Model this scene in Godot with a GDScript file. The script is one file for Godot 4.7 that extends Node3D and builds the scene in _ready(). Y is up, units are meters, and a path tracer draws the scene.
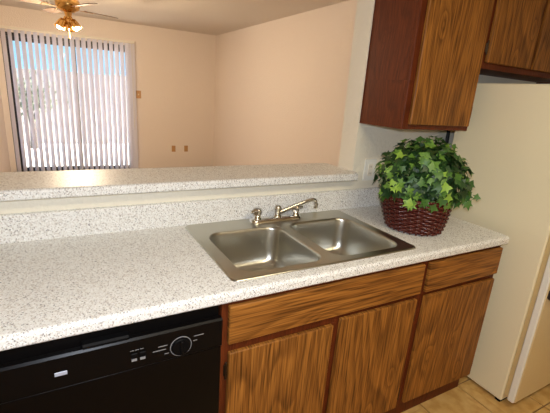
extends Node3D

var M := {}
var used := {}

# ---------------------------------------------------------------- helpers
func numbered(called: String) -> String:
	if not used.has(called):
		used[called] = 0
		return called
	used[called] += 1
	return "%s_%03d" % [called, used[called]]

func thing(called: String, label: String, category: String, at: Vector3, group := "") -> Node3D:
	var o := Node3D.new()
	o.name = numbered(called)
	add_child(o)
	o.position = at
	tag(o, label, category, group)
	return o

func tag(o: Node3D, label: String, category: String, group := "") -> void:
	o.set_meta("label", label)
	o.set_meta("category", category)
	if group != "":
		o.set_meta("group", group)

func mb() -> SurfaceTool:
	var st := SurfaceTool.new()
	st.begin(Mesh.PRIMITIVE_TRIANGLES)
	return st

# commits geometry given in world coordinates as one named mesh under parent
func obj(called: String, st: SurfaceTool, m: Material, parent: Node3D = self, smooth := false) -> MeshInstance3D:
	if smooth:
		st.index()
	st.generate_normals()
	var o := MeshInstance3D.new()
	o.mesh = st.commit()
	o.material_override = m
	if parent == self:
		o.name = numbered(called)
		add_child(o)
	else:
		o.name = called
		parent.add_child(o, true)
		if not parent is MeshInstance3D:
			o.position = -parent.position
	return o

func struct(called: String, st: SurfaceTool, m: Material, label: String) -> MeshInstance3D:
	var o := obj(called, st, m)
	o.set_meta("kind", "structure")
	o.set_meta("label", label)
	return o

func tri_out(st: SurfaceTool, a: Vector3, b: Vector3, c: Vector3, inside: Vector3) -> void:
	var n := (b - a).cross(c - a)
	if n.dot((a + b + c) / 3.0 - inside) > 0.0:
		st.add_vertex(a); st.add_vertex(c); st.add_vertex(b)
	else:
		st.add_vertex(a); st.add_vertex(b); st.add_vertex(c)

func quad_out(st: SurfaceTool, a: Vector3, b: Vector3, c: Vector3, d: Vector3, inside: Vector3) -> void:
	tri_out(st, a, b, c, inside)
	tri_out(st, a, c, d, inside)

# chamfered box from corner lo to corner hi, optionally transformed
func box(st: SurfaceTool, lo: Vector3, hi: Vector3, b := 0.0, t := Transform3D.IDENTITY) -> void:
	st.set_smooth_group(-1)
	var c := (lo + hi) * 0.5
	var h := (hi - lo) * 0.5
	b = min(b, 0.49 * 2.0 * min(h.x, min(h.y, h.z)))
	var v := {}
	for sx in [-1, 1]:
		for sy in [-1, 1]:
			for sz in [-1, 1]:
				v[[sx, sy, sz]] = [t * (c + Vector3(sx * h.x, sy * (h.y - b), sz * (h.z - b))), t * (c + Vector3(sx * (h.x - b), sy * h.y, sz * (h.z - b))), t * (c + Vector3(sx * (h.x - b), sy * (h.y - b), sz * h.z))]
	var ctr := t * c
	for s in [-1, 1]:
		quad_out(st, v[[s, -1, -1]][0], v[[s, 1, -1]][0], v[[s, 1, 1]][0], v[[s, -1, 1]][0], ctr)
		quad_out(st, v[[-1, s, -1]][1], v[[1, s, -1]][1], v[[1, s, 1]][1], v[[-1, s, 1]][1], ctr)
		quad_out(st, v[[-1, -1, s]][2], v[[1, -1, s]][2], v[[1, 1, s]][2], v[[-1, 1, s]][2], ctr)
	if b <= 0.0:
		return
	for p in [-1, 1]:
		for q in [-1, 1]:
			quad_out(st, v[[p, q, -1]][0], v[[p, q, 1]][0], v[[p, q, 1]][1], v[[p, q, -1]][1], ctr)
			quad_out(st, v[[p, -1, q]][0], v[[p, 1, q]][0], v[[p, 1, q]][2], v[[p, -1, q]][2], ctr)
			quad_out(st, v[[-1, p, q]][1], v[[1, p, q]][1], v[[1, p, q]][2], v[[-1, p, q]][2], ctr)
	for k in v:
		tri_out(st, v[k][0], v[k][1], v[k][2], ctr)

func one_box(called: String, lo: Vector3, hi: Vector3, b: float, m: Material, parent: Node3D = self) -> MeshInstance3D:
	var st := mb()
	box(st, lo, hi, b)
	return obj(called, st, m, parent)

# surface through rings of equal point count
func loft(st: SurfaceTool, rings: Array, closed := true, flip := false, group := 0) -> void:
	st.set_smooth_group(group)
	for i in rings.size() - 1:
		var a: Array = rings[i]
		var b: Array = rings[i + 1]
		var n := a.size()
		for j in (n if closed else n - 1):
			var k := (j + 1) % n
			if flip:
				for p in [a[j], b[j], b[k], a[j], b[k], a[k]]: st.add_vertex(p)
			else:
				for p in [a[j], b[k], b[j], a[j], a[k], b[k]]: st.add_vertex(p)

func cap(st: SurfaceTool, ring: Array, flip := false) -> void:
	st.set_smooth_group(-1)
	var c := Vector3.ZERO
	for p in ring: c += p
	c /= ring.size()
	for j in ring.size():
		var k := (j + 1) % ring.size()
		var t := [c, ring[j], ring[k]] if flip else [c, ring[k], ring[j]]
		for p in t: st.add_vertex(p)

# lathe: profile of Vector2(radius, height along the axis)
func lathe(st: SurfaceTool, at: Vector3, profile: Array, seg := 24, t := Basis.IDENTITY, group := 0) -> void:
	var rings := []
	for p in profile:
		var r := []
		for j in seg:
			var a := TAU * j / seg
			r.append(at + t * Vector3(p.x * cos(a), p.y, p.x * sin(a)))
		rings.append(r)
	loft(st, rings, true, false, group)

func tube(st: SurfaceTool, pts: Array, rad, seg := 10, close_ends := true) -> void:
	var rings := []
	var side := Vector3.ZERO
	for i in pts.size():
		var d: Vector3 = (pts[min(i + 1, pts.size() - 1)] - pts[max(i - 1, 0)]).normalized()
		if i == 0:
			side = d.cross(Vector3.UP if abs(d.y) < 0.9 else Vector3.RIGHT).normalized()
		side = (side - d * side.dot(d)).normalized()
		var up := side.cross(d)
		var r: float = rad[i] if rad is Array else rad
		var ring := []
		for j in seg:
			var a := TAU * j / seg
			ring.append(pts[i] + (side * cos(a) + up * sin(a)) * r)
		rings.append(ring)
	loft(st, rings, true, true)
	if close_ends:
		cap(st, rings[0], false)
		cap(st, rings[-1], true)

# polygon of Vector2(z, y) extruded along x
func extrude_x(st: SurfaceTool, poly: Array, x0: float, x1: float) -> void:
	var pl := PackedVector2Array(poly)
	if Geometry2D.is_polygon_clockwise(pl):
		pl.reverse()
	var n := pl.size()
	st.set_smooth_group(-1)
	for i in n:
		var a := pl[i]
		var b := pl[(i + 1) % n]
		var q := [Vector3(x0, a.y, a.x), Vector3(x0, b.y, b.x), Vector3(x1, b.y, b.x), Vector3(x1, a.y, a.x)]
		var out := Vector3(0, -(b.x - a.x), (b.y - a.y))
		quad_out(st, q[0], q[1], q[2], q[3], (q[0] + q[2]) * 0.5 - out)
	var ix := Geometry2D.triangulate_polygon(pl)
	for e in [[x0, 1.0], [x1, -1.0]]:
		for i in range(0, ix.size(), 3):
			var p := []
			for k in 3:
				p.append(Vector3(e[0], pl[ix[i + k]].y, pl[ix[i + k]].x))
			tri_out(st, p[0], p[1], p[2], p[0] + Vector3(e[1], 0, 0))

func arc2(c: Vector2, r: float, a0: float, a1: float, n: int) -> Array:
	var o := []
	for i in n + 1:
		var a := deg_to_rad(lerpf(a0, a1, float(i) / n))
		o.append(c + Vector2(cos(a), sin(a)) * r)
	return o

func rrect(x0: float, x1: float, z0: float, z1: float, r: float, y: float, n := 6) -> Array:
	var o := []
	var cs := [[x1 - r, z1 - r, 0], [x0 + r, z1 - r, 90], [x0 + r, z0 + r, 180], [x1 - r, z0 + r, 270]]
	for c in cs:
		for i in n + 1:
			var a := deg_to_rad(c[2] + 90.0 * i / n)
			o.append(Vector3(c[0] + r * cos(a), y, c[1] + r * sin(a)))
	return o

# ---------------------------------------------------------------- materials
func mat(c: Color, rough := 0.6, metal := 0.0) -> StandardMaterial3D:
	var m := StandardMaterial3D.new()
	m.albedo_color = c
	m.roughness = rough
	m.metallic = metal
	return m

func c8(r: int, g: int, b: int) -> Color:
	return Color(r / 255.0, g / 255.0, b / 255.0)

func noise(f: float, s: int, oct := 3) -> FastNoiseLite:
	var n := FastNoiseLite.new()
	n.seed = s
	n.noise_type = FastNoiseLite.TYPE_SIMPLEX_SMOOTH
	n.frequency = f
	n.fractal_octaves = oct
	return n

func triplanar(m: StandardMaterial3D, size: float, offset := Vector3.ZERO) -> void:
	m.uv1_triplanar = true
	m.uv1_scale = Vector3.ONE / size
	m.uv1_offset = offset
	m.uv1_triplanar_sharpness = 8.0

func bumpy(m: StandardMaterial3D, freq: float, strength: float, tile: float, s := 3, scale := 1.0) -> void:
	var t := NoiseTexture2D.new()
	t.width = 512
	t.height = 512
	t.seamless = true
	t.as_normal_map = true
	t.bump_strength = strength
	t.noise = noise(freq, s, 3)
	m.normal_enabled = true
	m.normal_texture = t
	m.normal_scale = scale
	triplanar(m, tile)

# oak print laminate: vertical grain with cathedral figures and streaks
func wood_texture(s: int, light: Color, mid: Color, dark: Color, w: int, h: int, across: bool) -> ImageTexture:
	var figure := noise(1.0, s, 2)
	var streak := noise(1.0, s + 11, 3)
	var pore := noise(1.0, s + 23, 2)
	var knots := []
	var rng := RandomNumberGenerator.new()
	rng.seed = s
	for k in 4:
		knots.append(Vector2(rng.randf_range(0.08, 0.9), 1.0 - rng.randf_range(0.06, 0.8)))
	var data := PackedByteArray()
	data.resize(w * h * 3)
	for y in h:
		for x in w:
			var u := float(x) / w
			var v := float(y) / h
			if across:
				u = float(y) / h
				v = float(x) / w
			var f := figure.get_noise_2d(u * 2.2, v * 0.34) * 4.0 + u * 11.0 + pore.get_noise_2d(u * 9.0, v * 2.0) * 0.15
			for kn in knots:
				var q := Vector2((u - kn.x) / 0.035, (v - kn.y) / 0.075)
				f += 1.7 * exp(-q.length_squared())
			var ring: float = f - floor(f)
			ring = pow(ring, 1.6) * (1.0 - smoothstep(0.8, 1.0, ring))
			var st := streak.get_noise_2d(u * 62.0, v * 1.1) * 0.5 + 0.5
			var p := pore.get_noise_2d(u * 120.0, v * 3.5) * 0.5 + 0.5
			var c := light.lerp(mid, clampf(st * 1.7 - 0.4, 0, 1)).lerp(dark, clampf(ring * 0.5 + smoothstep(0.45, 0.8, p) * 0.55, 0, 1))
			var i := (y * w + x) * 3
			data[i] = int(c.r * 255)
			data[i + 1] = int(c.g * 255)
			data[i + 2] = int(c.b * 255)
	return ImageTexture.create_from_image(Image.create_from_data(w, h, false, Image.FORMAT_RGB8, data))

# size: the texture's width in metres; (x0, y0): the corner of the panel it starts at
func wood(tex: Texture2D, size: float, x0: float, y0: float) -> StandardMaterial3D:
	var offset := Vector3(0.02 - x0 / size, 0.02 - y0 / size, 0.0)
	var m := mat(Color.WHITE, 0.45)
	m.metallic_specular = 0.3
	m.albedo_texture = tex
	triplanar(m, size, offset)
	return m

func speckle_texture() -> ImageTexture:
	var n := 1024
	var im := Image.create(n, n, false, Image.FORMAT_RGB8)
	im.fill(c8(236, 235, 230))
	var rng := RandomNumberGenerator.new()
	rng.seed = 5
	var cols := [c8(250, 249, 246), c8(218, 212, 203), c8(206, 199, 190), c8(184, 175, 168), c8(158, 147, 142), c8(118, 111, 111), c8(86, 80, 84)]
	var share := [0.30, 0.52, 0.68, 0.80, 0.89, 0.95, 1.0]
	for k in 26000:
		var q := rng.randf()
		var ci := 0
		while share[ci] < q: ci += 1
		var cx := rng.randi_range(0, n - 1)
		var cy := rng.randi_range(0, n - 1)
		var ra := rng.randf_range(1.2, 4.4) if ci < 4 else rng.randf_range(1.0, 3.4)
		var rb := ra * rng.randf_range(0.5, 1.0)
		var th := rng.randf() * PI
		var co := cos(th)
		var si := sin(th)
		var ri := int(ceil(ra))
		for dy in range(-ri, ri + 1):
			for dx in range(-ri, ri + 1):
				var a := (dx * co + dy * si) / ra
				var b := (-dx * si + dy * co) / rb
				if a * a + b * b <= 1.0:
					im.set_pixel(posmod(cx + dx, n), posmod(cy + dy, n), cols[ci])
	return ImageTexture.create_from_image(im)

func mottle_texture(s: int, a: Color, b: Color, c: Color, f: float) -> ImageTexture:
	var n := 256
	var no := noise(f, s, 4)
	var data := PackedByteArray()
	data.resize(n * n * 3)
	for y in n:
		for x in n:
			var v := no.get_noise_2d(x, y)
			var col := a.lerp(b, clampf(v * 2.0, 0, 1)).lerp(c, clampf(-v * 2.0, 0, 1))
			var i := (y * n + x) * 3
			data[i] = int(col.r * 255)
			data[i + 1] = int(col.g * 255)
			data[i + 2] = int(col.b * 255)
	return ImageTexture.create_from_image(Image.create_from_data(n, n, false, Image.FORMAT_RGB8, data))

func make_materials() -> void:
	M.living_wall = mat(c8(240, 227, 214), 0.7)
	bumpy(M.living_wall, 0.045, 3.0, 0.55, 4)
	M.kitchen_wall = mat(c8(236, 229, 211), 0.65)
	bumpy(M.kitchen_wall, 0.04, 1.6, 0.55, 6)
	M.ceiling = mat(c8(238, 226, 212), 0.95)
	bumpy(M.ceiling, 0.09, 10.0, 0.6, 8)
	M.trim = mat(c8(235, 228, 214), 0.5)
	M.plain_white = mat(c8(236, 234, 226), 0.4)
	M.ivory = mat(c8(236, 229, 214), 0.4)
	M.almond = mat(c8(196, 150, 98), 0.4)
	M.slot = mat(c8(70, 62, 54), 0.6)

	M.counter = mat(Color.WHITE, 0.4)
	M.counter.metallic_specular = 0.4
	M.counter.albedo_texture = speckle_texture()
	triplanar(M.counter, 0.62)

	var l := c8(180, 120, 54)
	var m := c8(138, 86, 34)
	var d := c8(74, 42, 16)
	var wt := []
	for k in 4:
		wt.append(wood_texture(21 + 36 * k, l, m, d, 512, 512, false))
	var wh := wood_texture(33, l, m, d, 512, 512, true)
	M.door = []
	for q in [[0, -0.03, 0.13], [1, 0.42, 0.13], [2, 0.875, 0.13], [3, 0.97, 1.39], [1, 1.43, 1.7], [0, 1.84, 1.7]]:
		M.door.append(wood(wt[q[0]], 0.76, q[1], q[2]))
	M.drawer = [wood(wh, 0.92, -0.03, 0.5), wood(wh, 0.92, 0.6, 0.25)]
	var fr := wood_texture(71, c8(114, 53, 24), c8(98, 44, 19), c8(72, 31, 13), 256, 256, false)
	M.frame = wood(fr, 0.4, 0.0, 0.0)
	M.hinge = mat(c8(72, 56, 40), 0.4, 0.8)

	M.steel = mat(c8(190, 187, 174), 0.3, 1.0)
	M.steel_bowl = mat(c8(200, 197, 186), 0.28, 1.0)
	M.chrome = mat(c8(225, 225, 225), 0.08, 1.0)
	M.black_rubber = mat(c8(22, 22, 22), 0.6)
	M.grey_drain = mat(c8(120, 116, 108), 0.35, 1.0)

	M.black = mat(c8(10, 8, 8), 0.3)
	M.black_panel = mat(c8(12, 10, 10), 0.28)
	M.black.metallic_specular = 0.25
	M.black_panel.metallic_specular = 0.25
	M.black_matte = mat(c8(12, 11, 12), 0.5)
	M.black_matte.metallic_specular = 0.2
	M.print = mat(c8(140, 140, 142), 0.5)
	M.badge = mat(c8(196, 204, 224), 0.3, 0.3)

	M.fridge = mat(c8(240, 228, 194), 0.45)
	bumpy(M.fridge, 0.12, 1.2, 0.25, 9)
	M.fridge_door = mat(c8(228, 204, 156), 0.35)
	bumpy(M.fridge_door, 0.12, 1.2, 0.25, 10)
	M.gasket = mat(c8(206, 180, 128), 0.6)
	M.fridge_edge = mat(c8(240, 236, 224), 0.4)

	M.tiles = []
	for i in 3:
		var t := mat(Color.WHITE, 0.3)
		t.albedo_texture = mottle_texture(40 + i, c8(206, 164, 98), c8(214, 176, 112), c8(194, 148, 82), 0.014)
		triplanar(t, 0.3, Vector3(0.3 * i, 0, 0.4 * i))
		M.tiles.append(t)
	M.grout = mat(c8(142, 110, 68), 0.9)
	M.carpet = mat(c8(190, 170, 142), 1.0)
	bumpy(M.carpet, 0.2, 10.0, 0.3, 12)

	M.wicker = mat(c8(86, 34, 26), 0.25)
	M.soil = mat(c8(40, 32, 20), 0.9)
	M.stem = mat(c8(84, 104, 40), 0.6)
	M.leaf = []
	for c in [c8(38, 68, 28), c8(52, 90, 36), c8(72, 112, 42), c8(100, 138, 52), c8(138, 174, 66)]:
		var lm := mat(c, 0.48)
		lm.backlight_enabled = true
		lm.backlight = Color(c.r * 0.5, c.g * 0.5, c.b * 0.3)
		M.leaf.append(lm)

	M.brass = mat(c8(216, 172, 104), 0.2, 1.0)
	M.blade = mat(c8(118, 98, 80), 0.5)
	M.bulb = mat(c8(255, 244, 225), 0.5)
	M.bulb.emission_enabled = true
	M.bulb.emission = c8(255, 240, 214)
	M.bulb.emission_energy_multiplier = 6.0
	M.bronze = mat(c8(52, 48, 50), 0.4, 0.3)
	M.slat = mat(c8(238, 235, 240), 0.5)
	M.slat.backlight_enabled = true
	M.slat.backlight = Color(0.8, 0.79, 0.82)
	M.glass = mat(Color(0.95, 0.98, 1.0, 0.06), 0.02)
	M.glass.metallic_specular = 0.15
	M.glass.transparency = BaseMaterial3D.TRANSPARENCY_ALPHA
	M.concrete = mat(c8(226, 222, 214), 0.9)
	bumpy(M.concrete, 0.05, 3.0, 1.2, 14)
	M.fence = mat(c8(172, 166, 164), 0.85)
	M.bark = mat(c8(92, 84, 80), 0.9)
	M.shrub = mat(c8(108, 116, 96), 0.7)
	M.diffuser = mat(c8(255, 250, 240), 0.5)
	M.diffuser.emission_enabled = true
	M.diffuser.emission = c8(255, 236, 205)
	M.diffuser.emission_energy_multiplier = 2.0

# ---------------------------------------------------------------- scene
const CT := 0.914          # worktop height
const CEIL := 2.45
const ZF := -5.735         # living room far wall
const XRW := 2.235         # living room right wall
const ZD := 0.0            # kitchen face of the partition

func _ready() -> void:
	var cam := Camera3D.new()
	cam.name = "camera"
	add_child(cam)
	cam.position = Vector3(-0.4375, 1.4924, 1.5873)
	cam.rotation = Vector3(-0.28576, -0.51912, 0.07097)
	cam.fov = 56.66
	cam.current = true

	var env := Environment.new()
	var sky := Sky.new()
	var sm := ProceduralSkyMaterial.new()
	sm.sky_top_color = c8(120, 176, 226)
	sm.sky_horizon_color = c8(152, 206, 238)
	sm.ground_bottom_color = c8(150, 145, 138)
	sm.ground_horizon_color = c8(178, 206, 226)
	sm.sky_energy_multiplier = 1.25
	sm.sun_angle_max = 1.0
	sky.sky_material = sm
	env.background_mode = Environment.BG_SKY
	env.sky = sky
	env.tonemap_mode = Environment.TONE_MAPPER_LINEAR
	env.tonemap_exposure = 1.0
	env.sdfgi_enabled = true
	env.ssao_enabled = true
	env.ssil_enabled = true
	var we := WorldEnvironment.new()
	we.environment = env
	add_child(we)

	var sun := DirectionalLight3D.new()
	sun.name = "sun"
	add_child(sun)
	sun.look_at_from_position(Vector3.ZERO, Vector3(-0.6, -0.75, -0.12))
	sun.light_color = c8(255, 248, 236)
	sun.light_energy = 8.0
	sun.shadow_enabled = true

	# the flash of the camera that took the photograph, just above its lens
	var flash := SpotLight3D.new()
	flash.name = "camera_flash"
	add_child(flash)
	flash.position = Vector3(-0.42, 1.56, 1.58)
	flash.rotation = cam.rotation
	flash.spot_angle = 62.0
	flash.spot_angle_attenuation = 0.6
	flash.light_color = c8(230, 240, 255)
	flash.light_energy = 1.5
	flash.light_size = 0.03
	flash.spot_range = 20.0
	flash.spot_attenuation = 2.0
	flash.shadow_enabled = true

	make_materials()
	build_shell()
	build_outside()
	build_slider()
	build_kitchen_light()
	build_counter()
	build_base_cabinets()
	build_dishwasher()
	build_sink()
	build_faucet()
	build_upper_cabinets()
	build_fridge()
	build_plant()
	build_fan()
	build_small()

func build_shell() -> void:
	var st := mb()
	# partition: half wall, right pier, header, left pier
	box(st, Vector3(-2.3, 0, -0.127), Vector3(0.937, 1.0795, 0))
	box(st, Vector3(0.937, 0, -0.127), Vector3(2.5, CEIL, 0))
	box(st, Vector3(-1.7, 2.16, -0.127), Vector3(0.937, CEIL, 0))
	box(st, Vector3(-2.3, 1.0795, -0.127), Vector3(-1.7, CEIL, 0))
	struct("wall_partition", st, M.kitchen_wall, "cream textured partition wall with a wide pass-through opening over the bar ledge")
	st = mb()
	box(st, Vector3(XRW, 0, ZF - 0.12), Vector3(XRW + 0.12, CEIL, -0.127))
	struct("wall_right", st, M.living_wall, "peach textured wall along the right of the living room")
	st = mb()
	box(st, Vector3(0.74, 0, ZF - 0.12), Vector3(XRW, CEIL, ZF))
	box(st, Vector3(-1.1, 2.1, ZF - 0.12), Vector3(0.74, CEIL, ZF))
	box(st, Vector3(-1.18, 0, ZF - 0.12), Vector3(-1.1, CEIL, ZF))
	struct("wall_far", st, M.living_wall, "peach living room wall around the glass sliding door")
	st = mb()
	box(st, Vector3(-2.3, 0, ZF - 0.12), Vector3(-1.18, CEIL, -4.4))
	box(st, Vector3(-2.42, 0, ZF - 0.12), Vector3(-2.3, CEIL, 3.12))
	struct("wall_left", st, M.living_wall, "cream wall on the left with a jog beside the sliding door")
	st = mb()
	box(st, Vector3(-2.3, 0, 3.0), Vector3(2.5, CEIL, 3.12))
	struct("wall_rear", st, M.kitchen_wall, "cream kitchen wall behind the viewer")
	st = mb()
	box(st, Vector3(2.5, 0, -0.127), Vector3(2.62, CEIL, 3.12))
	struct("wall_kitchen_right", st, M.kitchen_wall, "cream kitchen wall beyond the refrigerator")
	st = mb()
	box(st, Vector3(-2.42, CEIL, ZF - 0.12), Vector3(2.62, CEIL + 0.12, 3.12))
	struct("ceiling", st, M.ceiling, "warm white popcorn textured ceiling")
	# soffit over the wall cabinets
	st = mb()
	box(st, Vector3(0.937, 2.16, 0.0), Vector3(2.5, CEIL, 0.33))
	struct("trim_1", st, M.kitchen_wall, "cream soffit above the wall cabinets")

	st = mb()
	box(st, Vector3(-2.3, -0.12, -0.06), Vector3(2.5, -0.006, 3.0))
	var fl := struct("floor", st, M.grout, "tan ceramic tile kitchen floor with brown grout")
	var ts := 0.305
	var proto := mb()
	box(proto, Vector3(-ts / 2 + 0.003, -0.006, -ts / 2 + 0.003), Vector3(ts / 2 - 0.003, 0.0, ts / 2 - 0.003), 0.0018)
	proto.generate_normals()
	var mesh := proto.commit()
	var rng := RandomNumberGenerator.new()
	rng.seed = 3
	for ix in range(-7, 8):
		for iz in range(0, 9):
			var p := Vector3(1.702 - ts / 2 + ix * ts - ts, 0, 0.87 - ts / 2 - ts + iz * ts)
			if p.x - ts / 2 < -2.3 or p.x + ts / 2 > 2.5 or p.z - ts / 2 < 0.0 or p.z + ts / 2 > 3.0:
				continue
			var o := MeshInstance3D.new()
			o.name = "tile"
			o.mesh = mesh
			o.material_override = M.tiles[rng.randi_range(0, 2)]
			fl.add_child(o, true)
			o.position = p
	st = mb()
	box(st, Vector3(-2.3, -0.12, ZF), Vector3(XRW, 0.0, -0.127))
	struct("floor_living", st, M.carpet, "beige carpet on the living room floor")

func build_outside() -> void:
	var st := mb()
	box(st, Vector3(-9, -0.3, -22), Vector3(9, -0.1, ZF - 0.12))
	struct("floor_patio", st, M.concrete, "pale sunlit concrete outside the sliding door")
	# board fence across the yard
	var f := thing("fence", "grey board fence across the sunlit yard outside the glass door", "fence", Vector3(0, -0.1, -9.6))
	var rng := RandomNumberGenerator.new()
	rng.seed = 8
	var proto := mb()
	box(proto, Vector3(-0.095, 0.0, -0.012), Vector3(0.095, 1.74, 0.012), 0.004)
	proto.generate_normals()
	var mesh := proto.commit()
	for i in 34:
		var o := MeshInstance3D.new()
		o.name = "board"
		o.mesh = mesh
		o.material_override = M.fence
		f.add_child(o, true)
		o.position = Vector3(-3.3 + i * 0.2, 0.02 + rng.randf_range(-0.01, 0.02), rng.randf_range(-0.003, 0.003))
	for y in [0.35, 1.25]:
		one_box("rail", Vector3(-3.4, y, -9.66), Vector3(3.5, y + 0.09, -9.612), 0.004, M.fence, f)
	# young tree in front of the fence
	var t := thing("yard_tree", "small leafy tree with a forked grey trunk before the board fence", "tree", Vector3(-0.98, -0.1, -8.9))
	st = mb()
	tube(st, [Vector3(-0.98, -0.1, -8.9), Vector3(-0.96, 0.4, -8.9), Vector3(-1.02, 0.8, -8.9), Vector3(-1.0, 1.3, -8.92)], [0.09, 0.07, 0.055, 0.03])
	tube(st, [Vector3(-0.97, 0.45, -8.9), Vector3(-0.82, 0.85, -8.88), Vector3(-0.74, 1.3, -8.9)], [0.05, 0.04, 0.025])
	obj("trunk", st, M.bark, t, true)
	st = mb()
	st.set_smooth_group(-1)
	for i in 420:
		var c := Vector3(-0.92, 1.05, -8.9) + Vector3(rng.randfn() * 0.24, rng.randfn() * 0.2, rng.randfn() * 0.2)
		var b := Basis.from_euler(Vector3(rng.randf() * TAU, rng.randf() * TAU, rng.randf() * TAU))
		for p in [Vector3(-0.03, 0, 0), Vector3(0, 0.006, 0.07), Vector3(0.03, 0, 0), Vector3(-0.03, 0, 0), Vector3(0.03, 0, 0), Vector3(0, 0.004, -0.03)]:
			st.add_vertex(c + b * p)
	var cr := obj("foliage", st, M.shrub, t)
	cr.set_meta("kind", "stuff")

func build_slider() -> void:
	var x0 := -1.1
	var x1 := 0.74
	var top := 2.1
	var d := Node3D.new()
	d.name = "door_1"
	add_child(d)
	d.position = Vector3(-0.14, 0, ZF)
	d.set_meta("kind", "structure")
	d.set_meta("label", "sliding glass patio door in a dark bronze frame")
	var z0 := ZF - 0.1
	var z1 := ZF - 0.01
	one_box("jamb", Vector3(x0, 0, z0), Vector3(x0 + 0.04, top, z1), 0.003, M.bronze, d)
	one_box("jamb", Vector3(x1 - 0.04, 0, z0), Vector3(x1, top, z1), 0.003, M.bronze, d)
	one_box("head", Vector3(x0 + 0.04, top - 0.05, z0), Vector3(x1 - 0.04, top, z1), 0.003, M.bronze, d)
	one_box("track", Vector3(x0 + 0.04, -0.02, z0), Vector3(x1 - 0.04, 0.03, z1), 0.003, M.bronze, d)
	var xm := -0.15
	for k in 2:
		var a: float = [x0 + 0.04, xm - 0.03][k]
		var b: float = [xm + 0.03, x1 - 0.04][k]
		var z: float = ZF - (0.075 if k == 0 else 0.035)
		var st := mb()
		box(st, Vector3(a, 0.03, z - 0.015), Vector3(a + 0.05, top - 0.05, z + 0.015), 0.003)
		box(st, Vector3(b - 0.05, 0.03, z - 0.015), Vector3(b, top - 0.05, z + 0.015), 0.003)
		box(st, Vector3(a + 0.05, 0.03, z - 0.015), Vector3(b - 0.05, 0.055, z + 0.015), 0.003)
		box(st, Vector3(a + 0.05, top - 0.11, z - 0.015), Vector3(b - 0.05, top - 0.05, z + 0.015), 0.003)
		var s := obj("sash", st, M.bronze, d)
		one_box("pane", Vector3(a + 0.05, 0.055, z - 0.003), Vector3(b - 0.05, top - 0.11, z + 0.003), 0.0, M.glass, s)
		if k == 1:
			one_box("handle", Vector3(b - 0.04, 0.95, z + 0.015), Vector3(b - 0.015, 1.2, z + 0.05), 0.006, M.bronze, s)
	# vertical blinds
	var v := thing("vertical_blinds", "white vertical blinds hanging half open over the glass sliding door", "blinds", Vector3(-0.14, 0.03, ZF + 0.06))
	one_box("headrail", Vector3(x0 - 0.03, 2.13, ZF + 0.035), Vector3(x1 + 0.03, 2.17, ZF + 0.085), 0.004, M.ivory, v)
	var st2 := mb()
	var rings := []
	for i in 7:
		var u := lerpf(-0.0445, 0.0445, i / 6.0)
		var w := 0.006 * (1.0 - pow(u / 0.0445, 2.0))
		rings.append([Vector3(u, 0.0, w), Vector3(u, 2.122, w), Vector3(u, 2.122, w - 0.0009), Vector3(u, 0.0, w - 0.0009)])
	loft(st2, rings, true, false, -1)
	st2.generate_normals()
	var mesh := st2.commit()
	var rng := RandomNumberGenerator.new()
	rng.seed = 21
	for i in 23:
		var o := MeshInstance3D.new()
		o.name = "slat"
		o.mesh = mesh
		o.material_override = M.slat
		v.add_child(o, true)
		var ang := deg_to_rad(-52.0 + rng.randf_range(-5, 5))
		if i == 22:
			ang = deg_to_rad(-12.0)
		o.position = Vector3(x0 + 0.04 + i * 0.0812, 0.012, ZF + 0.06) - v.position
		o.rotation.y = ang
	st2 = mb()
	tube(st2, [Vector3(x1 - 0.02, 2.13, ZF + 0.1), Vector3(x1 - 0.02, 0.75, ZF + 0.1)], 0.004, 6)
	obj("wand", st2, M.ivory, v)

func build_kitchen_light() -> void:
	var p := Vector3(0.3, CEIL, 1.75)
	var t := thing("ceiling_light", "white fluorescent box light on the kitchen ceiling", "ceiling light", p)
	one_box("housing", p + Vector3(-0.62, -0.03, -0.2), p + Vector3(0.62, 0, 0.2), 0.006, M.plain_white, t)
	one_box("diffuser", p + Vector3(-0.6, -0.075, -0.18), p + Vector3(0.6, -0.03, 0.18), 0.02, M.diffuser, t)
	var a := AreaLight3D.new()
	a.name = "ceiling_light_glow"
	add_child(a)
	a.position = p + Vector3(0, -0.085, 0)
	a.rotation.x = -PI / 2
	a.area_size = Vector2(1.2, 0.36)
	a.area_normalize_energy = true
	a.area_range = 12.0
	a.light_color = c8(255, 241, 206)
	a.light_energy = 2.15
	a.shadow_enabled = true

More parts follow.
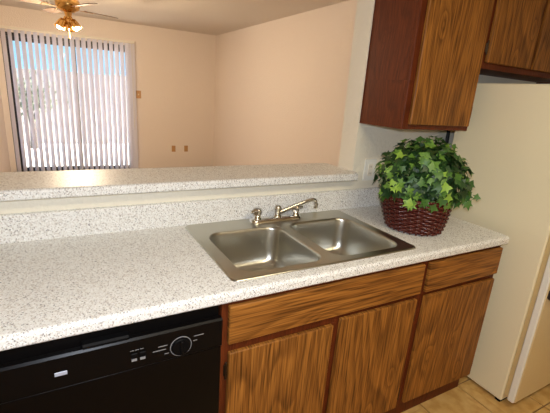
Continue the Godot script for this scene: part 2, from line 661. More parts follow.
func build_counter() -> void:
	var x0 := -2.28
	var x1 := 1.414
	var zf := 0.6405
	var yb := CT - 0.038
	var t := thing("countertop", "white speckled laminate countertop with low backsplash around the sink", "countertop", Vector3(0, yb, 0.32))
	# front nosing profile (z, y)
	var nose := []
	nose.append_array(arc2(Vector2(zf - 0.014, CT - 0.014), 0.014, 90, 0, 8))
	nose.append_array(arc2(Vector2(zf - 0.008, yb + 0.008), 0.008, 0, -90, 5))
	var hx0 := 0.022
	var hx1 := 0.814
	var hz0 := 0.058
	var hz1 := 0.566
	var st := mb()
	var full := nose.duplicate()
	full.append(Vector2(0.0, yb))
	full.append(Vector2(0.0, CT))
	extrude_x(st, full, x0, hx0)
	extrude_x(st, full, hx1, x1 - 0.012)
	var front := nose.duplicate()
	front.append(Vector2(hz1, yb))
	front.append(Vector2(hz1, CT))
	extrude_x(st, front, hx0, hx1)
	extrude_x(st, [Vector2(0, yb), Vector2(hz0, yb), Vector2(hz0, CT), Vector2(0, CT)], hx0, hx1)
	# eased right end
	var endp := []
	for p in full: endp.append(p)
	for i in 4:
		var a := float(i) / 4.0 * PI / 2
		var b := float(i + 1) / 4.0 * PI / 2
		var inset := 0.012 * (1.0 - cos(b))
		var pr := []
		for p in full:
			pr.append(Vector2(p.x - inset if p.x > 0.3 else p.x, p.y))
		extrude_x(st, pr, x1 - 0.012 + 0.012 * sin(a), x1 - 0.012 + 0.012 * sin(b))
	obj("worktop", st, M.counter, t)
	st = mb()
	var bs := [Vector2(0.0, CT), Vector2(0.022, CT)]
	bs.append_array(arc2(Vector2(0.016, CT + 0.098), 0.006, 0, 90, 4))
	bs.append(Vector2(0.0, CT + 0.104))
	extrude_x(st, bs, x0, x1)
	obj("backsplash", st, M.counter, t)
	# bar ledge on the half wall
	st = mb()
	var yl := 1.118
	var z0 := -0.256
	var z1 := 0.0645
	var lp := []
	lp.append_array(arc2(Vector2(z1 - 0.012, yl - 0.012), 0.012, 90, 0, 7))
	lp.append_array(arc2(Vector2(z1 - 0.008, yl - 0.03), 0.008, 0, -90, 5))
	lp.append_array(arc2(Vector2(z0 + 0.008, yl - 0.03), 0.008, 270, 180, 5))
	lp.append_array(arc2(Vector2(z0 + 0.012, yl - 0.012), 0.012, 180, 90, 7))
	extrude_x(st, lp, -1.695, 0.916)
	for i in 4:
		var a := float(i) / 4.0 * PI / 2
		var b := float(i + 1) / 4.0 * PI / 2
		var inset := 0.02 * (1.0 - cos(b))
		var pr := []
		for p in lp:
			pr.append(Vector2(p.x - inset if p.x > 0.0 else p.x + (inset if p.x < -0.2 else 0.0), p.y))
		extrude_x(st, pr, 0.916 + 0.02 * sin(a), 0.916 + 0.02 * sin(b))
	var o := obj("bar_ledge", st, M.counter)
	tag(o, "white speckled laminate bar ledge on the half wall above the sink", "ledge")

func door(called: String, x0: float, x1: float, y0: float, y1: float, z: float, m: Material, parent: Node3D, tilt := 0.0) -> MeshInstance3D:
	var st := mb()
	var c := Vector3((x0 + x1) / 2, (y0 + y1) / 2, z)
	var tr := Transform3D(Basis(Vector3(0, 0, 1), deg_to_rad(tilt)), c)
	var h := Vector3((x1 - x0) / 2, (y1 - y0) / 2, 0.009)
	box(st, -h, h, 0.003, tr)
	return obj(called, st, m, parent)

func hinge(x: float, y: float, z: float, parent: Node3D) -> void:
	var st := mb()
	box(st, Vector3(x - 0.007, y - 0.022, z - 0.003), Vector3(x + 0.007, y + 0.022, z + 0.003), 0.002)
	tube(st, [Vector3(x, y - 0.027, z + 0.004), Vector3(x, y + 0.027, z + 0.004)], 0.0042, 8)
	for s in [-1, 1]:
		lathe(st, Vector3(x, y + s * 0.03, z + 0.004), [Vector2(0, -0.005), Vector2(0.0045, 0), Vector2(0, 0.005)], 8)
	obj("hinge", st, M.hinge, parent)

func base_box(t: Node3D, x0: float, x1: float) -> void:
	var zf := 0.6155
	var st := mb()
	box(st, Vector3(x0, 0.115, 0.0), Vector3(x0 + 0.016, 0.70, zf - 0.02))
	box(st, Vector3(x1 - 0.016, 0.115, 0.0), Vector3(x1, 0.874, zf - 0.02))
	box(st, Vector3(x0 + 0.016, 0.115, 0.0), Vector3(x1 - 0.016, 0.133, zf - 0.02))
	box(st, Vector3(x0 + 0.016, 0.133, 0.0), Vector3(x1 - 0.016, 0.70, 0.008))
	obj("carcass", st, M.frame, t)
	one_box("toe_kick", Vector3(x0, 0.0, 0.555), Vector3(x1, 0.115, 0.575), 0.0, M.frame, t)

func build_base_cabinets() -> void:
	var zf := 0.6155
	var zd := zf + 0.0095
	var t := thing("sink_cabinet", "wood grain base cabinet with two doors and a wide panel under the sink", "cabinet", Vector3(0.42, 0, 0.3))
	base_box(t, -0.045, 0.87)
	var st := mb()
	box(st, Vector3(-0.045, 0.115, zf - 0.02), Vector3(-0.008, 0.874, zf), 0.001)
	box(st, Vector3(0.83, 0.115, zf - 0.02), Vector3(0.87, 0.874, zf), 0.001)
	box(st, Vector3(0.39, 0.15, zf - 0.02), Vector3(0.438, 0.685, zf), 0.001)
	box(st, Vector3(-0.008, 0.115, zf - 0.02), Vector3(0.83, 0.15, zf), 0.001)
	box(st, Vector3(-0.008, 0.685, zf - 0.02), Vector3(0.83, 0.735, zf), 0.001)
	box(st, Vector3(-0.008, 0.835, zf - 0.02), Vector3(0.83, 0.874, zf), 0.001)
	obj("face_frame", st, M.frame, t)
	door("drawer_panel", -0.025, 0.846, 0.722, 0.858, zd, M.drawer[0], t)
	var d := door("door", -0.023, 0.392, 0.135, 0.688, zd, M.door[0], t, -0.4)
	hinge(-0.027, 0.62, zf + 0.004, d)
	hinge(-0.027, 0.2, zf + 0.004, d)
	d = door("door", 0.424, 0.832, 0.135, 0.70, zd, M.door[1], t, -0.7)
	hinge(0.842, 0.62, zf + 0.004, d)
	hinge(0.842, 0.2, zf + 0.004, d)

	t = thing("drawer_cabinet", "narrower wood grain base cabinet with one drawer and door beside the refrigerator", "cabinet", Vector3(1.14, 0, 0.3))
	base_box(t, 0.871, 1.392)
	st = mb()
	box(st, Vector3(0.871, 0.115, zf - 0.02), Vector3(0.9, 0.874, zf), 0.001)
	box(st, Vector3(1.358, 0.115, zf - 0.02), Vector3(1.392, 0.874, zf), 0.001)
	box(st, Vector3(0.9, 0.115, zf - 0.02), Vector3(1.358, 0.15, zf), 0.001)
	box(st, Vector3(0.9, 0.685, zf - 0.02), Vector3(1.358, 0.735, zf), 0.001)
	box(st, Vector3(0.9, 0.835, zf - 0.02), Vector3(1.358, 0.874, zf), 0.001)
	obj("face_frame", st, M.frame, t)
	door("drawer_front", 0.878, 1.385, 0.722, 0.858, zd, M.drawer[1], t)
	d = door("door", 0.882, 1.375, 0.135, 0.698, zd, M.door[2], t, -0.7)
	hinge(1.382, 0.6, zf + 0.004, d)
	hinge(1.382, 0.21, zf + 0.004, d)

func build_dishwasher() -> void:
	var x0 := -0.652
	var x1 := -0.052
	var t := thing("dishwasher", "black built-in dishwasher with a round dial under the counter", "dishwasher", Vector3(-0.352, 0, 0.32))
	one_box("tub", Vector3(x0, 0.02, 0.03), Vector3(x1, 0.868, 0.6), 0.004, M.black_matte, t)
	one_box("toe_panel", Vector3(x0 + 0.005, 0.01, 0.6), Vector3(x1 - 0.005, 0.12, 0.612), 0.002, M.black_matte, t)
	one_box("door", Vector3(x0 + 0.003, 0.125, 0.601), Vector3(x1 - 0.003, 0.739, 0.645), 0.0015, M.black, t)
	var st := mb()
	# control panel with a hand recess above its lip
	var prof := [Vector2(0.601, 0.743), Vector2(0.648, 0.741), Vector2(0.651, 0.744), Vector2(0.651, 0.832), Vector2(0.646, 0.838), Vector2(0.63, 0.838), Vector2(0.624, 0.826), Vector2(0.616, 0.826), Vector2(0.612, 0.866), Vector2(0.601, 0.866)]
	extrude_x(st, prof, x0 + 0.003, x1 - 0.003)
	var cp := obj("control_panel", st, M.black_panel, t)
	one_box("latch", Vector3(-0.435, 0.828, 0.617), Vector3(-0.315, 0.848, 0.647), 0.005, M.black_matte, cp)
	var dc := Vector3(-0.181, 0.779, 0.651)
	st = mb()
	var turn := Basis(Vector3.RIGHT, PI / 2)
	lathe(st, dc, [Vector2(0.0, 0.009), Vector2(0.0245, 0.009), Vector2(0.0265, 0.007), Vector2(0.028, 0.0005)], 32, turn, -1)
	box(st, dc + Vector3(-0.004, -0.022, 0.0085), dc + Vector3(0.004, 0.022, 0.016), 0.002, Transform3D(Basis.IDENTITY, Vector3.ZERO))
	var kn := obj("dial", st, M.black_matte, t)
	st = mb()
	lathe(st, dc, [Vector2(0.0293, 0.0005), Vector2(0.0295, 0.002), Vector2(0.031, 0.002), Vector2(0.0313, 0.0005)], 40, turn, -1)
	obj("dial_ring", st, M.print, kn)
	for r in [[-0.232, 0.793, 0.026], [-0.242, 0.781, 0.036], [-0.222, 0.766, 0.012], [-0.128, 0.801, 0.03], [-0.139, 0.786, 0.012]]:
		one_box("dial_mark", Vector3(r[0] - r[2] / 2, r[1] - 0.0011, 0.651), Vector3(r[0] + r[2] / 2, r[1] + 0.0011, 0.6514), 0.0, M.print, t)
	for k in 3:
		one_box("button_mark", Vector3(-0.319 + k * 0.013, 0.801, 0.651), Vector3(-0.309 + k * 0.013, 0.8025, 0.6514), 0.0, M.print, t)
	for k in 2:
		var bx := -0.318 + k * 0.022
		one_box("button", Vector3(bx, 0.779, 0.651), Vector3(bx + 0.018, 0.794, 0.656), 0.002, M.black_matte, t)
		one_box("button_mark", Vector3(bx + 0.002, 0.767, 0.651), Vector3(bx + 0.016, 0.775, 0.6514), 0.0, M.print, t)
	one_box("badge", Vector3(-0.497, 0.781, 0.651), Vector3(-0.469, 0.792, 0.6525), 0.0006, M.badge, t)

func build_sink() -> void:
	var x0 := 0.0
	var x1 := 0.837
	var z0 := 0.036
	var z1 := 0.589
	var xm := (x0 + x1) / 2
	var yt := CT + 0.0045
	var t := thing("kitchen_sink", "stainless steel double bowl sink set into the speckled countertop", "sink", Vector3(xm, CT, (z0 + z1) / 2))
	var bowls := [[0.05, 0.398, 0.162, 0.552], [0.44, 0.79, 0.150, 0.552]]
	var st := mb()
	var outer := rrect(x0 + 0.007, x1 - 0.007, z0 + 0.007, z1 - 0.007, 0.022, yt)
	for k in 2:
		var b: Array = bowls[k]
		var c := Vector2((b[0] + b[1]) / 2, (b[2] + b[3]) / 2)
		var inner := []
		for p in rrect(b[0], b[1], b[2], b[3], 0.065, yt): inner.append(Vector2(p.x, p.z))
		var half := PackedVector2Array()
		for p in outer: half.append(Vector2(p.x, p.z))
		var clip := PackedVector2Array([Vector2(-1, -1), Vector2(xm, -1), Vector2(xm, 2), Vector2(-1, 2)]) if k == 0 else PackedVector2Array([Vector2(xm, -1), Vector2(2, -1), Vector2(2, 2), Vector2(xm, 2)])
		var res := Geometry2D.intersect_polygons(half, clip)
		var op: PackedVector2Array = res[0]
		var angs := []
		for p in inner: angs.append((p - c).angle())
		for p in op: angs.append((p - c).angle())
		angs.sort()
		var ri := []
		var ro := []
		for a in angs:
			ri.append(cast(c, a, inner, yt))
			ro.append(cast(c, a, Array(op), yt))
		loft(st, [ro, ri], true, false, -1)
	# turned-down outer lip
	loft(st, [rrect(x0, x1, z0, z1, 0.026, CT + 0.0006), rrect(x0 + 0.002, x1 - 0.002, z0 + 0.002, z1 - 0.002, 0.025, CT + 0.0042), rrect(x0 + 0.005, x1 - 0.005, z0 + 0.005, z1 - 0.005, 0.024, CT + 0.0058), outer], true, false, 1)
	obj("rim", st, M.steel, t)
	for b in bowls:
		st = mb()
		var rings := []
		var depth := 0.175
		var prof := [[0.0, 0.0], [0.002, 0.0012], [0.005, 0.005], [0.0065, 0.012], [0.011, 0.06], [0.016, 0.11], [0.021, 0.14], [0.029, 0.157], [0.042, 0.168], [0.062, 0.173], [0.1, depth - 0.001], [0.15, depth]]
		for q in prof:
			var rr: float = max(0.065 - q[0] * 0.25, 0.02)
			rings.append(rrect(b[0] + q[0], b[1] - q[0], b[2] + q[0], b[3] - q[0], rr, yt - q[1], 8))
		loft(st, rings, true, false, 0)
		cap(st, rings[-1], true)
		var bw := obj("bowl", st, M.steel_bowl, t, true)
		var dc := Vector3((b[0] + b[1]) / 2, yt - 0.175, (b[2] + b[3]) / 2)
		st = mb()
		lathe(st, dc, [Vector2(0.057, 0.0005), Vector2(0.055, 0.003), Vector2(0.046, 0.002), Vector2(0.04, -0.006), Vector2(0.0, -0.008)], 28)
		var dr := obj("drain", st, M.grey_drain, bw)
		st = mb()
		lathe(st, dc, [Vector2(0.036, -0.005), Vector2(0.033, 0.001), Vector2(0.012, 0.003), Vector2(0.006, 0.014), Vector2(0.0, 0.016)], 24)
		obj("strainer", st, M.black_rubber, dr)

func cast(c: Vector2, a: float, poly: Array, y: float) -> Vector3:
	var d := Vector2(cos(a), sin(a))
	var best := -1.0
	for i in poly.size():
		var p: Vector2 = poly[i] - c
		var q: Vector2 = poly[(i + 1) % poly.size()] - c
		var e := q - p
		var den := d.cross(e)
		if abs(den) < 1e-12:
			continue
		var s := p.cross(e) / den
		var u := p.cross(d) / den
		if s > 0.0 and u >= -1e-4 and u <= 1.0001 and s > best:
			best = s
	var r := c + d * best
	return Vector3(r.x, y, r.y)

func build_faucet() -> void:
	var y := CT + 0.0045
	var z := 0.085
	var t := thing("faucet", "chrome two-handle kitchen faucet with a long spout swung sideways", "faucet", Vector3(0.44, y, z))
	var st := mb()
	loft(st, [rrect(0.293, 0.568, z - 0.03, z + 0.03, 0.029, y), rrect(0.294, 0.567, z - 0.029, z + 0.029, 0.028, y + 0.008), rrect(0.3, 0.561, z - 0.022, z + 0.022, 0.021, y + 0.015), rrect(0.33, 0.55, z - 0.008, z + 0.008, 0.007, y + 0.018)], true, false, 0)
	cap(st, rrect(0.33, 0.55, z - 0.008, z + 0.008, 0.007, y + 0.018), false)
	obj("deck_plate", st, M.chrome, t, true)
	for x in [0.33, 0.537]:
		st = mb()
		lathe(st, Vector3(x, y + 0.012, z), [Vector2(0.024, 0), Vector2(0.022, 0.006), Vector2(0.017, 0.012), Vector2(0.017, 0.02), Vector2(0.0, 0.021)], 24)
		var h := obj("valve", st, M.chrome, t, true)
		st = mb()
		var prof := [Vector2(0.015, 0.02), Vector2(0.02, 0.023), Vector2(0.022, 0.034), Vector2(0.0225, 0.046), Vector2(0.019, 0.053), Vector2(0.0, 0.056)]
		var rings := []
		for p in prof:
			var r := []
			for j in 32:
				var a := TAU * j / 32
				var rr: float = p.x * (1.0 + 0.1 * cos(a * 4.0))
				r.append(Vector3(x, y + 0.012 + p.y, z) + Vector3(rr * cos(a), 0, rr * sin(a)))
			rings.append(r)
		loft(st, rings)
		obj("handle", st, M.chrome, h, true)
		st = mb()
		var sx := -1.0 if x < 0.4 else 1.0
		tube(st, [Vector3(x, y + 0.05, z), Vector3(x + sx * 0.022, y + 0.051, z + 0.002), Vector3(x + sx * 0.036, y + 0.052, z + 0.003)], [0.01, 0.009, 0.007], 10)
		obj("lever", st, M.chrome, h, true)
	var c := Vector3(0.436, y + 0.012, z)
	st = mb()
	lathe(st, c, [Vector2(0.024, 0), Vector2(0.022, 0.01), Vector2(0.016, 0.016), Vector2(0.0155, 0.034), Vector2(0.019, 0.037), Vector2(0.02, 0.046), Vector2(0.015, 0.056), Vector2(0.009, 0.06), Vector2(0, 0.061)], 28)
	obj("spout_base", st, M.chrome, t, true)
	st = mb()
	var pts := [c + Vector3(0.005, 0.022, 0), c + Vector3(0.03, 0.03, 0.002), c + Vector3(0.09, 0.052, 0.008), c + Vector3(0.14, 0.069, 0.013), c + Vector3(0.17, 0.077, 0.016), c + Vector3(0.185, 0.079, 0.017), c + Vector3(0.197, 0.076, 0.018), c + Vector3(0.203, 0.067, 0.019), c + Vector3(0.205, 0.056, 0.019)]
	tube(st, pts, [0.0105, 0.0105, 0.0095, 0.009, 0.0085, 0.0085, 0.0085, 0.0085, 0.0085], 14)
	var sp := obj("spout", st, M.chrome, t, true)
	st = mb()
	lathe(st, c + Vector3(0.2055, 0.034, 0.019), [Vector2(0, 0), Vector2(0.0095, 0), Vector2(0.011, 0.003), Vector2(0.011, 0.02), Vector2(0.009, 0.024)], 20)
	obj("aerator", st, M.chrome, sp)

func build_upper_cabinets() -> void:
	var zf := 0.2945
	var zd := zf + 0.0095
	# tall wall cabinet
	var t := thing("wall_cabinet", "wood grain wall cabinet with dark side panel hanging above the ivy basket", "cabinet", Vector3(1.18, 1.375, 0.15))
	var st := mb()
	box(st, Vector3(0.943, 1.375, 0.0), Vector3(0.959, 2.155, zf - 0.02))
	box(st, Vector3(1.399, 1.375, 0.0), Vector3(1.414, 2.155, zf - 0.02))
	box(st, Vector3(0.959, 1.39, 0.0), Vector3(1.399, 1.405, zf - 0.02))
	box(st, Vector3(0.959, 2.14, 0.0), Vector3(1.399, 2.155, zf - 0.02))
	box(st, Vector3(0.959, 1.405, 0.0), Vector3(1.399, 2.14, 0.006))
	obj("carcass", st, M.frame, t)
	st = mb()
	box(st, Vector3(0.943, 1.375, zf - 0.02), Vector3(0.985, 2.155, zf), 0.001)
	box(st, Vector3(1.37, 1.375, zf - 0.02), Vector3(1.414, 2.155, zf), 0.001)
	box(st, Vector3(0.985, 1.375, zf - 0.02), Vector3(1.37, 1.42, zf), 0.001)
	box(st, Vector3(0.985, 2.11, zf - 0.02), Vector3(1.37, 2.155, zf), 0.001)
	obj("face_frame", st, M.frame, t)
	var d := door("door", 0.974, 1.398, 1.398, 2.13, zd, M.door[3], t)
	hinge(1.405, 1.47, zf + 0.004, d)
	hinge(1.405, 2.06, zf + 0.004, d)
	# short cabinet over the refrigerator
	t = thing("wall_cabinet", "short two-door wood grain wall cabinet above the refrigerator", "cabinet", Vector3(1.95, 1.683, 0.15))
	st = mb()
	box(st, Vector3(1.415, 1.683, 0.0), Vector3(1.43, 2.155, zf - 0.02))
	box(st, Vector3(2.48, 1.683, 0.0), Vector3(2.495, 2.155, zf - 0.02))
	box(st, Vector3(1.43, 1.69, 0.0), Vector3(2.48, 1.705, zf - 0.02))
	box(st, Vector3(1.43, 2.14, 0.0), Vector3(2.48, 2.155, zf - 0.02))
	box(st, Vector3(1.43, 1.705, 0.0), Vector3(2.48, 2.14, 0.006))
	obj("carcass", st, M.frame, t)
	st = mb()
	box(st, Vector3(1.415, 1.683, zf - 0.02), Vector3(1.45, 2.155, zf), 0.001)
	box(st, Vector3(1.8, 1.72, zf - 0.02), Vector3(1.87, 2.12, zf), 0.001)
	box(st, Vector3(2.45, 1.683, zf - 0.02), Vector3(2.495, 2.155, zf), 0.001)
	box(st, Vector3(1.45, 1.683, zf - 0.02), Vector3(2.45, 1.72, zf), 0.001)
	box(st, Vector3(1.45, 2.12, zf - 0.02), Vector3(2.45, 2.155, zf), 0.001)
	obj("face_frame", st, M.frame, t)
	d = door("door", 1.436, 1.815, 1.712, 2.13, zd, M.door[4], t)
	hinge(1.43, 1.78, zf + 0.004, d)
	hinge(1.43, 2.06, zf + 0.004, d)
	d = door("door", 1.847, 2.46, 1.712, 2.13, zd, M.door[5], t)
	hinge(2.467, 1.78, zf + 0.004, d)
	hinge(2.467, 2.06, zf + 0.004, d)

func build_fridge() -> void:
	var x0 := 1.4905
	var x1 := 2.26
	var t := thing("refrigerator", "cream refrigerator standing at the end of the counter", "refrigerator", Vector3(1.875, 0, 0.48))
	one_box("cabinet_body", Vector3(x0, 0.018, 0.165), Vector3(x1, 1.617, 0.757), 0.006, M.fridge, t)
	var st := mb()
	box(st, Vector3(x0 + 0.012, 0.06, 0.757), Vector3(x1 - 0.012, 1.605, 0.781), 0.003)
	obj("gasket", st, M.gasket, t)
	for k in 2:
		var y0: float = [0.048, 1.16][k]
		var y1: float = [1.15, 1.612][k]
		st = mb()
		box(st, Vector3(x0, y0, 0.781), Vector3(x1, y1, 0.814), 0.005)
		var d := obj("door", st, M.fridge_edge, t)
		one_box("front_panel", Vector3(x0 + 0.006, y0 + 0.006, 0.814), Vector3(x1 - 0.006, y1 - 0.006, 0.819), 0.003, M.fridge_door, d)
		var hy0: float = [0.655, 1.19][k]
		var hy1: float = [1.12, 1.5][k]
		st = mb()
		box(st, Vector3(x0 + 0.008, hy0, 0.819), Vector3(x0 + 0.034, hy0 + 0.05, 0.85), 0.006)
		box(st, Vector3(x0 + 0.008, hy1 - 0.05, 0.819), Vector3(x0 + 0.034, hy1, 0.85), 0.006)
		box(st, Vector3(x0 + 0.008, hy0 + 0.03, 0.838), Vector3(x0 + 0.034, hy1 - 0.03, 0.858), 0.006)
		obj("handle", st, M.bronze, d)
	one_box("kick_grille", Vector3(x0 + 0.01, 0.0, 0.72), Vector3(x1 - 0.01, 0.017, 0.75), 0.002, M.black_matte, t)
	for x in [x0 + 0.05, x1 - 0.05]:
		st = mb()
		lathe(st, Vector3(x, 0, 0.26), [Vector2(0.02, 0), Vector2(0.02, 0.018), Vector2(0, 0.018)], 12)
		obj("foot", st, M.black_matte, t)
	# black cord on the wall in the gap
	st = mb()
	tube(st, [Vector3(1.65, 1.66, 0.013), Vector3(1.648, 1.3, 0.012), Vector3(1.652, 1.1, 0.013), Vector3(1.66, 0.6, 0.012), Vector3(1.67, 0.3, 0.012)], 0.011, 8)
	var o := obj("power_cord", st, M.black_rubber, self, true)
	tag(o, "black power cord running down the wall in the gap beside the refrigerator", "cord")

# ---------------------------------------------------------------- ivy basket
func ivy_leaf(fold: float, curl: float) -> Mesh:
	# five-lobed leaf, stem at the origin, tip towards +z, face towards +y, about 1 unit long
	var half := [Vector2(0.0, 1.0), Vector2(0.14, 0.62), Vector2(0.24, 0.52), Vector2(0.55, 0.62), Vector2(0.38, 0.32), Vector2(0.42, 0.18), Vector2(0.5, -0.1), Vector2(0.2, -0.06), Vector2(0.0, 0.0)]
	var st := mb()
	st.set_smooth_group(0)
	for s in [-1.0, 1.0]:
		var p := []
		for h in half:
			p.append(Vector3(s * h.x, fold * abs(h.x) - curl * h.y * h.y, h.y))
		var mid := Vector3(0, -curl * 0.09, 0.3)
		for i in half.size() - 1:
			var t := [mid, p[i], p[i + 1]] if s > 0 else [mid, p[i + 1], p[i]]
			for q in t: st.add_vertex(q)
	st.index()
	st.generate_normals()
	return st.commit()

func build_plant() -> void:
	var bc := Vector3(1.035, CT, 0.378)
	var rng := RandomNumberGenerator.new()
	rng.seed = 17
	var bk := thing("wicker_basket", "round dark red-brown woven wicker basket on the counter by the sink", "basket", bc)
	var hgt := 0.158
	var rb := 0.126
	var rt := 0.158
	var lean := Vector3(-0.012, 0, -0.004)
	var st := mb()
	lathe(st, bc, [Vector2(0, 0.004), Vector2(rb - 0.01, 0.004), Vector2(rb - 0.007, 0.01), Vector2((rb + rt) / 2 - 0.008, hgt * 0.5), Vector2(rt - 0.01, hgt - 0.01)], 36)
	obj("liner", st, M.wicker, bk, true)
	st = mb()
	var rows := 15
	var stakes := 30
	for r in rows:
		var f := (r + 0.5) / rows
		var y := 0.006 + f * (hgt - 0.012)
		var rad := lerpf(rb, rt, f) + 0.004 * sin(f * PI)
		var pts := []
		var n := stakes * 4
		for j in n + 1:
			var a := TAU * j / n
			var w := 0.006 * cos(a * stakes / 2.0 + (PI if r % 2 else 0.0))
			pts.append(bc + lean * f + Vector3((rad + w) * cos(a), y + 0.0012 * sin(a * 3.0 + r), (rad + w) * sin(a)))
		tube(st, pts, 0.0052, 5, false)
	var wv := obj("weave", st, M.wicker, bk, true)
	wv.set_meta("kind", "stuff")
	for j in stakes:
		var a := TAU * (j + 0.0) / stakes
		st = mb()
		tube(st, [bc + Vector3(rb * cos(a), 0.002, rb * sin(a)), bc + lean * 0.5 + Vector3((rb + rt) / 2 * cos(a) * 1.02, hgt * 0.5, (rb + rt) / 2 * sin(a) * 1.02), bc + lean + Vector3(rt * cos(a), hgt, rt * sin(a))], 0.0042, 6)
		obj("stake", st, M.wicker, bk, true)
	for k in 3:
		st = mb()
		var pts := []
		for j in 121:
			var a := TAU * j / 120
			var ph := a * 15.0 + k * TAU / 3.0
			pts.append(bc + lean + Vector3((rt + 0.005 * cos(ph)) * cos(a), hgt + 0.004 + 0.005 * sin(ph), (rt + 0.005 * cos(ph)) * sin(a)))
		tube(st, pts, 0.0058, 6, false)
		obj("rim_strand", st, M.wicker, bk, true)

	var iv := thing("ivy_plant", "bushy green ivy plant growing out of the wicker basket", "plant", bc + Vector3(0, 0.11, 0))
	st = mb()
	lathe(st, bc, [Vector2(0, 0.118), Vector2(0.08, 0.115), Vector2(0.136, 0.108), Vector2(0.134, 0.1), Vector2(0, 0.1)], 24)
	obj("soil", st, M.soil, iv, true)
	var leaves := [ivy_leaf(0.22, 0.25), ivy_leaf(-0.15, 0.4), ivy_leaf(0.35, 0.12)]
	var cc := bc + Vector3(0.004, 0.232, 0.0)
	var er := Vector3(0.205, 0.195, 0.195)
	# inner leaves and stems
	st = mb()
	for i in 46:
		var dir := Vector3(rng.randfn(), abs(rng.randfn()) * 0.9 + 0.05, rng.randfn()).normalized()
		var e := cc + dir * er * rng.randf_range(0.7, 0.9)
		var b := bc + Vector3(rng.randf_range(-0.06, 0.06), 0.113, rng.randf_range(-0.06, 0.06))
		tube(st, [b, b.lerp(e, 0.5) + Vector3(0, 0.03, 0), e], [0.0025, 0.002, 0.0014], 5)
	var sm := obj("stems", st, M.stem, iv)
	sm.set_meta("kind", "stuff")
	var inner := mb()
	for i in 700:
		var dir := Vector3(rng.randfn(), rng.randfn(), rng.randfn()).normalized()
		if dir.y < -0.35:
			dir.y = -dir.y
		var p := cc + dir * er * pow(rng.randf_range(0.15, 0.85), 0.5)
		if p.y < bc.y + 0.125:
			p.y = bc.y + 0.125 + rng.randf() * 0.02
		var bs := leaf_basis(dir, rng, 1.0).scaled(Vector3.ONE * rng.randf_range(0.04, 0.058))
		inner.append_from(leaves[i % 3], 0, Transform3D(bs, p))
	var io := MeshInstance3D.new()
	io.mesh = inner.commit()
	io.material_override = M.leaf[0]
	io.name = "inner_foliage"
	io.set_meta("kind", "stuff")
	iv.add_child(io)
	io.position = -iv.position
	# outer leaves, each a part
	var n := 285
	for i in n:
		var k := (i + 0.5) / n
		var y := 1.0 - k * 1.42
		var a := i * 2.399963 + rng.randf_range(-0.2, 0.2)
		var rr := sqrt(max(0.0, 1.0 - y * y))
		var dir := Vector3(rr * cos(a), y, rr * sin(a))
		var p := cc + dir * er * rng.randf_range(0.86, 1.07)
		if y < -0.1:
			# skirt that spills over the rim
			p = cc + Vector3(cos(a), 0, sin(a)) * Vector3(0.188, 0, 0.182) * rng.randf_range(0.84, 1.0) + Vector3(0, y * 0.2, 0)
			p.y = max(p.y, bc.y + 0.158)
		if p.z < 0.3 and p.y > 1.335:
			p.y = 1.335 - rng.randf() * 0.02
		var tone := rng.randf()
		var ci := 0 if tone < 0.2 else 1 if tone < 0.46 else 2 if tone < 0.76 else 3 if tone < 0.95 else 4
		add_leaf(iv, leaves[i % 3], p, leaf_basis(dir, rng, 0.75), rng.randf_range(0.033, 0.05), ci)
	# lighter sprays: one on the left, one spilling over the front of the rim
	var view := Vector3(-0.774, 0, 0.633)
	for s in [[Vector3(-0.2, 0.045, -0.02), 6, 0.035, 4], [Vector3(-0.2, 0.01, 0.05), 5, 0.035, 4], [Vector3(-0.09, 0.04, 0.18), 3, 0.025, 4], [Vector3(-0.165, -0.075, 0.085), 6, 0.022, 4], [Vector3(-0.13, 0.11, 0.1), 4, 0.03, 3], [Vector3(0.12, -0.05, 0.145), 6, 0.03, 2]]:
		for i in s[1]:
			var p: Vector3 = cc + s[0] + Vector3(rng.randfn(), rng.randfn(), rng.randfn()) * s[2] * 0.6
			add_leaf(iv, leaves[i % 3], p, leaf_basis((view + Vector3(0, 0.3, 0)).normalized(), rng, 0.5), rng.randf_range(0.03, 0.044), s[3] - (1 if i % 3 == 2 else 0))

func leaf_basis(dir: Vector3, rng: RandomNumberGenerator, loose: float) -> Basis:
	var up := (dir + Vector3(rng.randfn(), rng.randfn() + 0.9, rng.randfn()) * 0.5 * loose).normalized()
	var f := (Vector3(0, -0.8, 0) + dir * 0.5 + Vector3(rng.randfn(), rng.randfn(), rng.randfn()) * 0.55)
	f = (f - up * f.dot(up)).normalized()
	return Basis(up.cross(f), up, f)

func add_leaf(iv: Node3D, mesh: Mesh, p: Vector3, b: Basis, size: float, ci: int) -> void:
	var o := MeshInstance3D.new()
	o.name = "leaf"
	o.mesh = mesh
	o.material_override = M.leaf[ci]
	iv.add_child(o, true)
	o.transform = Transform3D(b.scaled(Vector3.ONE * size), p - iv.position)

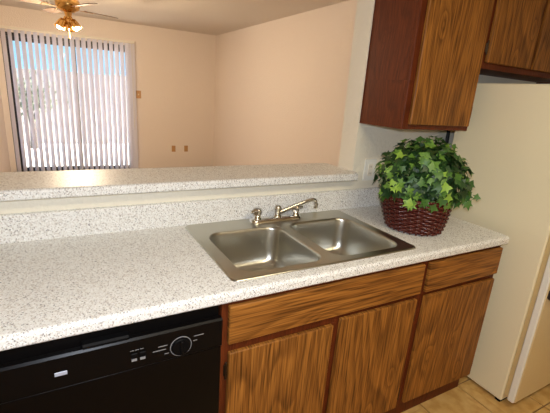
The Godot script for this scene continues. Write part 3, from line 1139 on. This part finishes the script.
# ---------------------------------------------------------------- ceiling fan
func build_fan() -> void:
	var c := Vector3(-0.27, 2.2, -3.3)
	var t := thing("ceiling_fan", "brass ceiling fan with a cluster of lit lamps in the living room", "ceiling fan", Vector3(c.x, CEIL, c.z))
	var st := mb()
	lathe(st, Vector3(c.x, CEIL, c.z), [Vector2(0.0, -0.06), Vector2(0.03, -0.06), Vector2(0.07, -0.03), Vector2(0.075, 0.0)], 28)
	obj("canopy", st, M.brass, t, true)
	st = mb()
	tube(st, [Vector3(c.x, CEIL - 0.055, c.z), Vector3(c.x, c.y + 0.1, c.z)], 0.014, 12)
	obj("downrod", st, M.brass, t, true)
	st = mb()
	lathe(st, c, [Vector2(0, -0.05), Vector2(0.06, -0.05), Vector2(0.075, -0.035), Vector2(0.105, -0.02), Vector2(0.115, 0.02), Vector2(0.115, 0.06), Vector2(0.09, 0.09), Vector2(0.03, 0.105), Vector2(0, 0.105)], 32)
	obj("motor_housing", st, M.brass, t, true)
	for k in 4:
		var a := deg_to_rad(-22.0 + 90.0 * k)
		var tr := Transform3D(Basis(Vector3.UP, -a) * Basis(Vector3.RIGHT, deg_to_rad(11.0)), c + Vector3(0, -0.005, 0))
		st = mb()
		var poly := [Vector2(0.19, -0.045), Vector2(0.46, -0.062), Vector2(0.51, -0.058), Vector2(0.535, -0.035), Vector2(0.54, 0.0), Vector2(0.535, 0.035), Vector2(0.51, 0.058), Vector2(0.46, 0.062), Vector2(0.19, 0.045)]
		var lo := []
		var hi := []
		for p in poly:
			lo.append(tr * Vector3(p.x, -0.003, p.y))
			hi.append(tr * Vector3(p.x, 0.003, p.y))
		loft(st, [lo, hi], true, false, -1)
		cap(st, lo, false)
		cap(st, hi, true)
		var bl := obj("blade", st, M.blade, t)
		st = mb()
		box(st, Vector3(0.08, -0.009, -0.018), Vector3(0.2, -0.003, 0.018), 0.002, tr)
		box(st, Vector3(0.2, -0.008, -0.035), Vector3(0.25, -0.003, 0.035), 0.002, tr)
		obj("blade_bracket", st, M.brass, bl)
	st = mb()
	lathe(st, c, [Vector2(0, -0.185), Vector2(0.012, -0.18), Vector2(0.02, -0.165), Vector2(0.036, -0.15), Vector2(0.04, -0.13), Vector2(0.03, -0.11), Vector2(0.022, -0.1), Vector2(0.03, -0.08), Vector2(0.04, -0.049)], 24)
	obj("light_hub", st, M.brass, t, true)
	for k in 3:
		var a := deg_to_rad(45.0 + 120.0 * k)
		var out := Vector3(cos(a), 0, sin(a))
		var axis := (out * 0.55 + Vector3(0, -1, 0)).normalized()
		var p0 := c + out * 0.035 + Vector3(0, -0.1, 0)
		var y := -axis
		var xx := y.cross(Vector3(0, 0, 1)).normalized()
		var bs := Basis(xx, y, xx.cross(y))
		st = mb()
		tube(st, [p0 - axis * 0.01, p0 + axis * 0.02], 0.01, 10)
		lathe(st, p0 + axis * 0.02, [Vector2(0.054, -0.1), Vector2(0.051, -0.082), Vector2(0.042, -0.035), Vector2(0.03, -0.006), Vector2(0.0, 0.0)], 24, bs)
		lathe(st, p0 + axis * 0.02, [Vector2(0.0, -0.004), Vector2(0.028, -0.009), Vector2(0.04, -0.037), Vector2(0.049, -0.082), Vector2(0.054, -0.1)], 24, bs)
		var sh := obj("lamp_shade", st, M.brass, t)
		st = mb()
		lathe(st, p0 + axis * 0.02, [Vector2(0.0, -0.112), Vector2(0.02, -0.108), Vector2(0.034, -0.09), Vector2(0.03, -0.06), Vector2(0.014, -0.035), Vector2(0.0, -0.035)], 20, bs)
		obj("bulb", st, M.bulb, sh, true)
		var l := OmniLight3D.new()
		l.name = "fan_bulb_light"
		add_child(l, true)
		l.position = p0 + axis * 0.16
		l.light_color = c8(255, 230, 196)
		l.light_energy = 0.8
		l.light_size = 0.03
		l.omni_range = 15.0
		l.omni_attenuation = 2.0
		l.shadow_enabled = true
	st = mb()
	tube(st, [c + Vector3(0.0, -0.18, 0.0), c + Vector3(0.0, -0.28, 0.0)], 0.0025, 6)
	lathe(st, c + Vector3(0.0, -0.31, 0.0), [Vector2(0, 0), Vector2(0.006, 0.006), Vector2(0.007, 0.02), Vector2(0.002, 0.032)], 10)
	obj("pull_chain", st, M.brass, t)

# ---------------------------------------------------------------- wall plates
func build_small() -> void:
	var p := Vector3(1.058, 1.122, 0.0)
	var t := thing("wall_outlet", "white outlet plate on the kitchen wall beside the ivy basket", "outlet", p)
	one_box("plate", p + Vector3(-0.042, -0.06, 0.0), p + Vector3(0.042, 0.06, 0.006), 0.0025, M.plain_white, t)
	one_box("receptacle", p + Vector3(-0.017, -0.034, 0.006), p + Vector3(0.017, 0.034, 0.0085), 0.001, M.ivory, t)
	for s in [-1, 1]:
		for x in [-0.006, 0.006]:
			one_box("slot", p + Vector3(x - 0.0012, s * 0.019 - 0.005, 0.0083), p + Vector3(x + 0.0012, s * 0.019 + 0.005, 0.0088), 0.0, M.slot, t)
	p = Vector3(0.82, 1.315, ZF)
	t = thing("light_switch", "almond light switch plate on the wall right of the sliding door", "light switch", p)
	one_box("plate", p + Vector3(-0.045, -0.065, 0), p + Vector3(0.045, 0.065, 0.008), 0.003, M.almond, t)
	one_box("toggle", p + Vector3(-0.006, -0.012, 0.008), p + Vector3(0.006, 0.012, 0.018), 0.002, M.ivory, t)
	var i := 0
	for x in [1.433, 1.673]:
		p = Vector3(x, 0.357, ZF)
		t = thing("wall_outlet", ["small brown wall plate low on the peach far wall, nearer the sliding door", "small brown wall plate low on the peach far wall, nearer the room corner"][i], "outlet", p, "brown plates low on the far wall")
		one_box("plate", p + Vector3(-0.036, -0.058, 0), p + Vector3(0.036, 0.058, 0.007), 0.003, M.almond, t)
		for s in [-1, 1]:
			one_box("receptacle", p + Vector3(-0.015, s * 0.022 - 0.014, 0.007), p + Vector3(0.015, s * 0.022 + 0.014, 0.01), 0.003, M.almond, t)
		i += 1
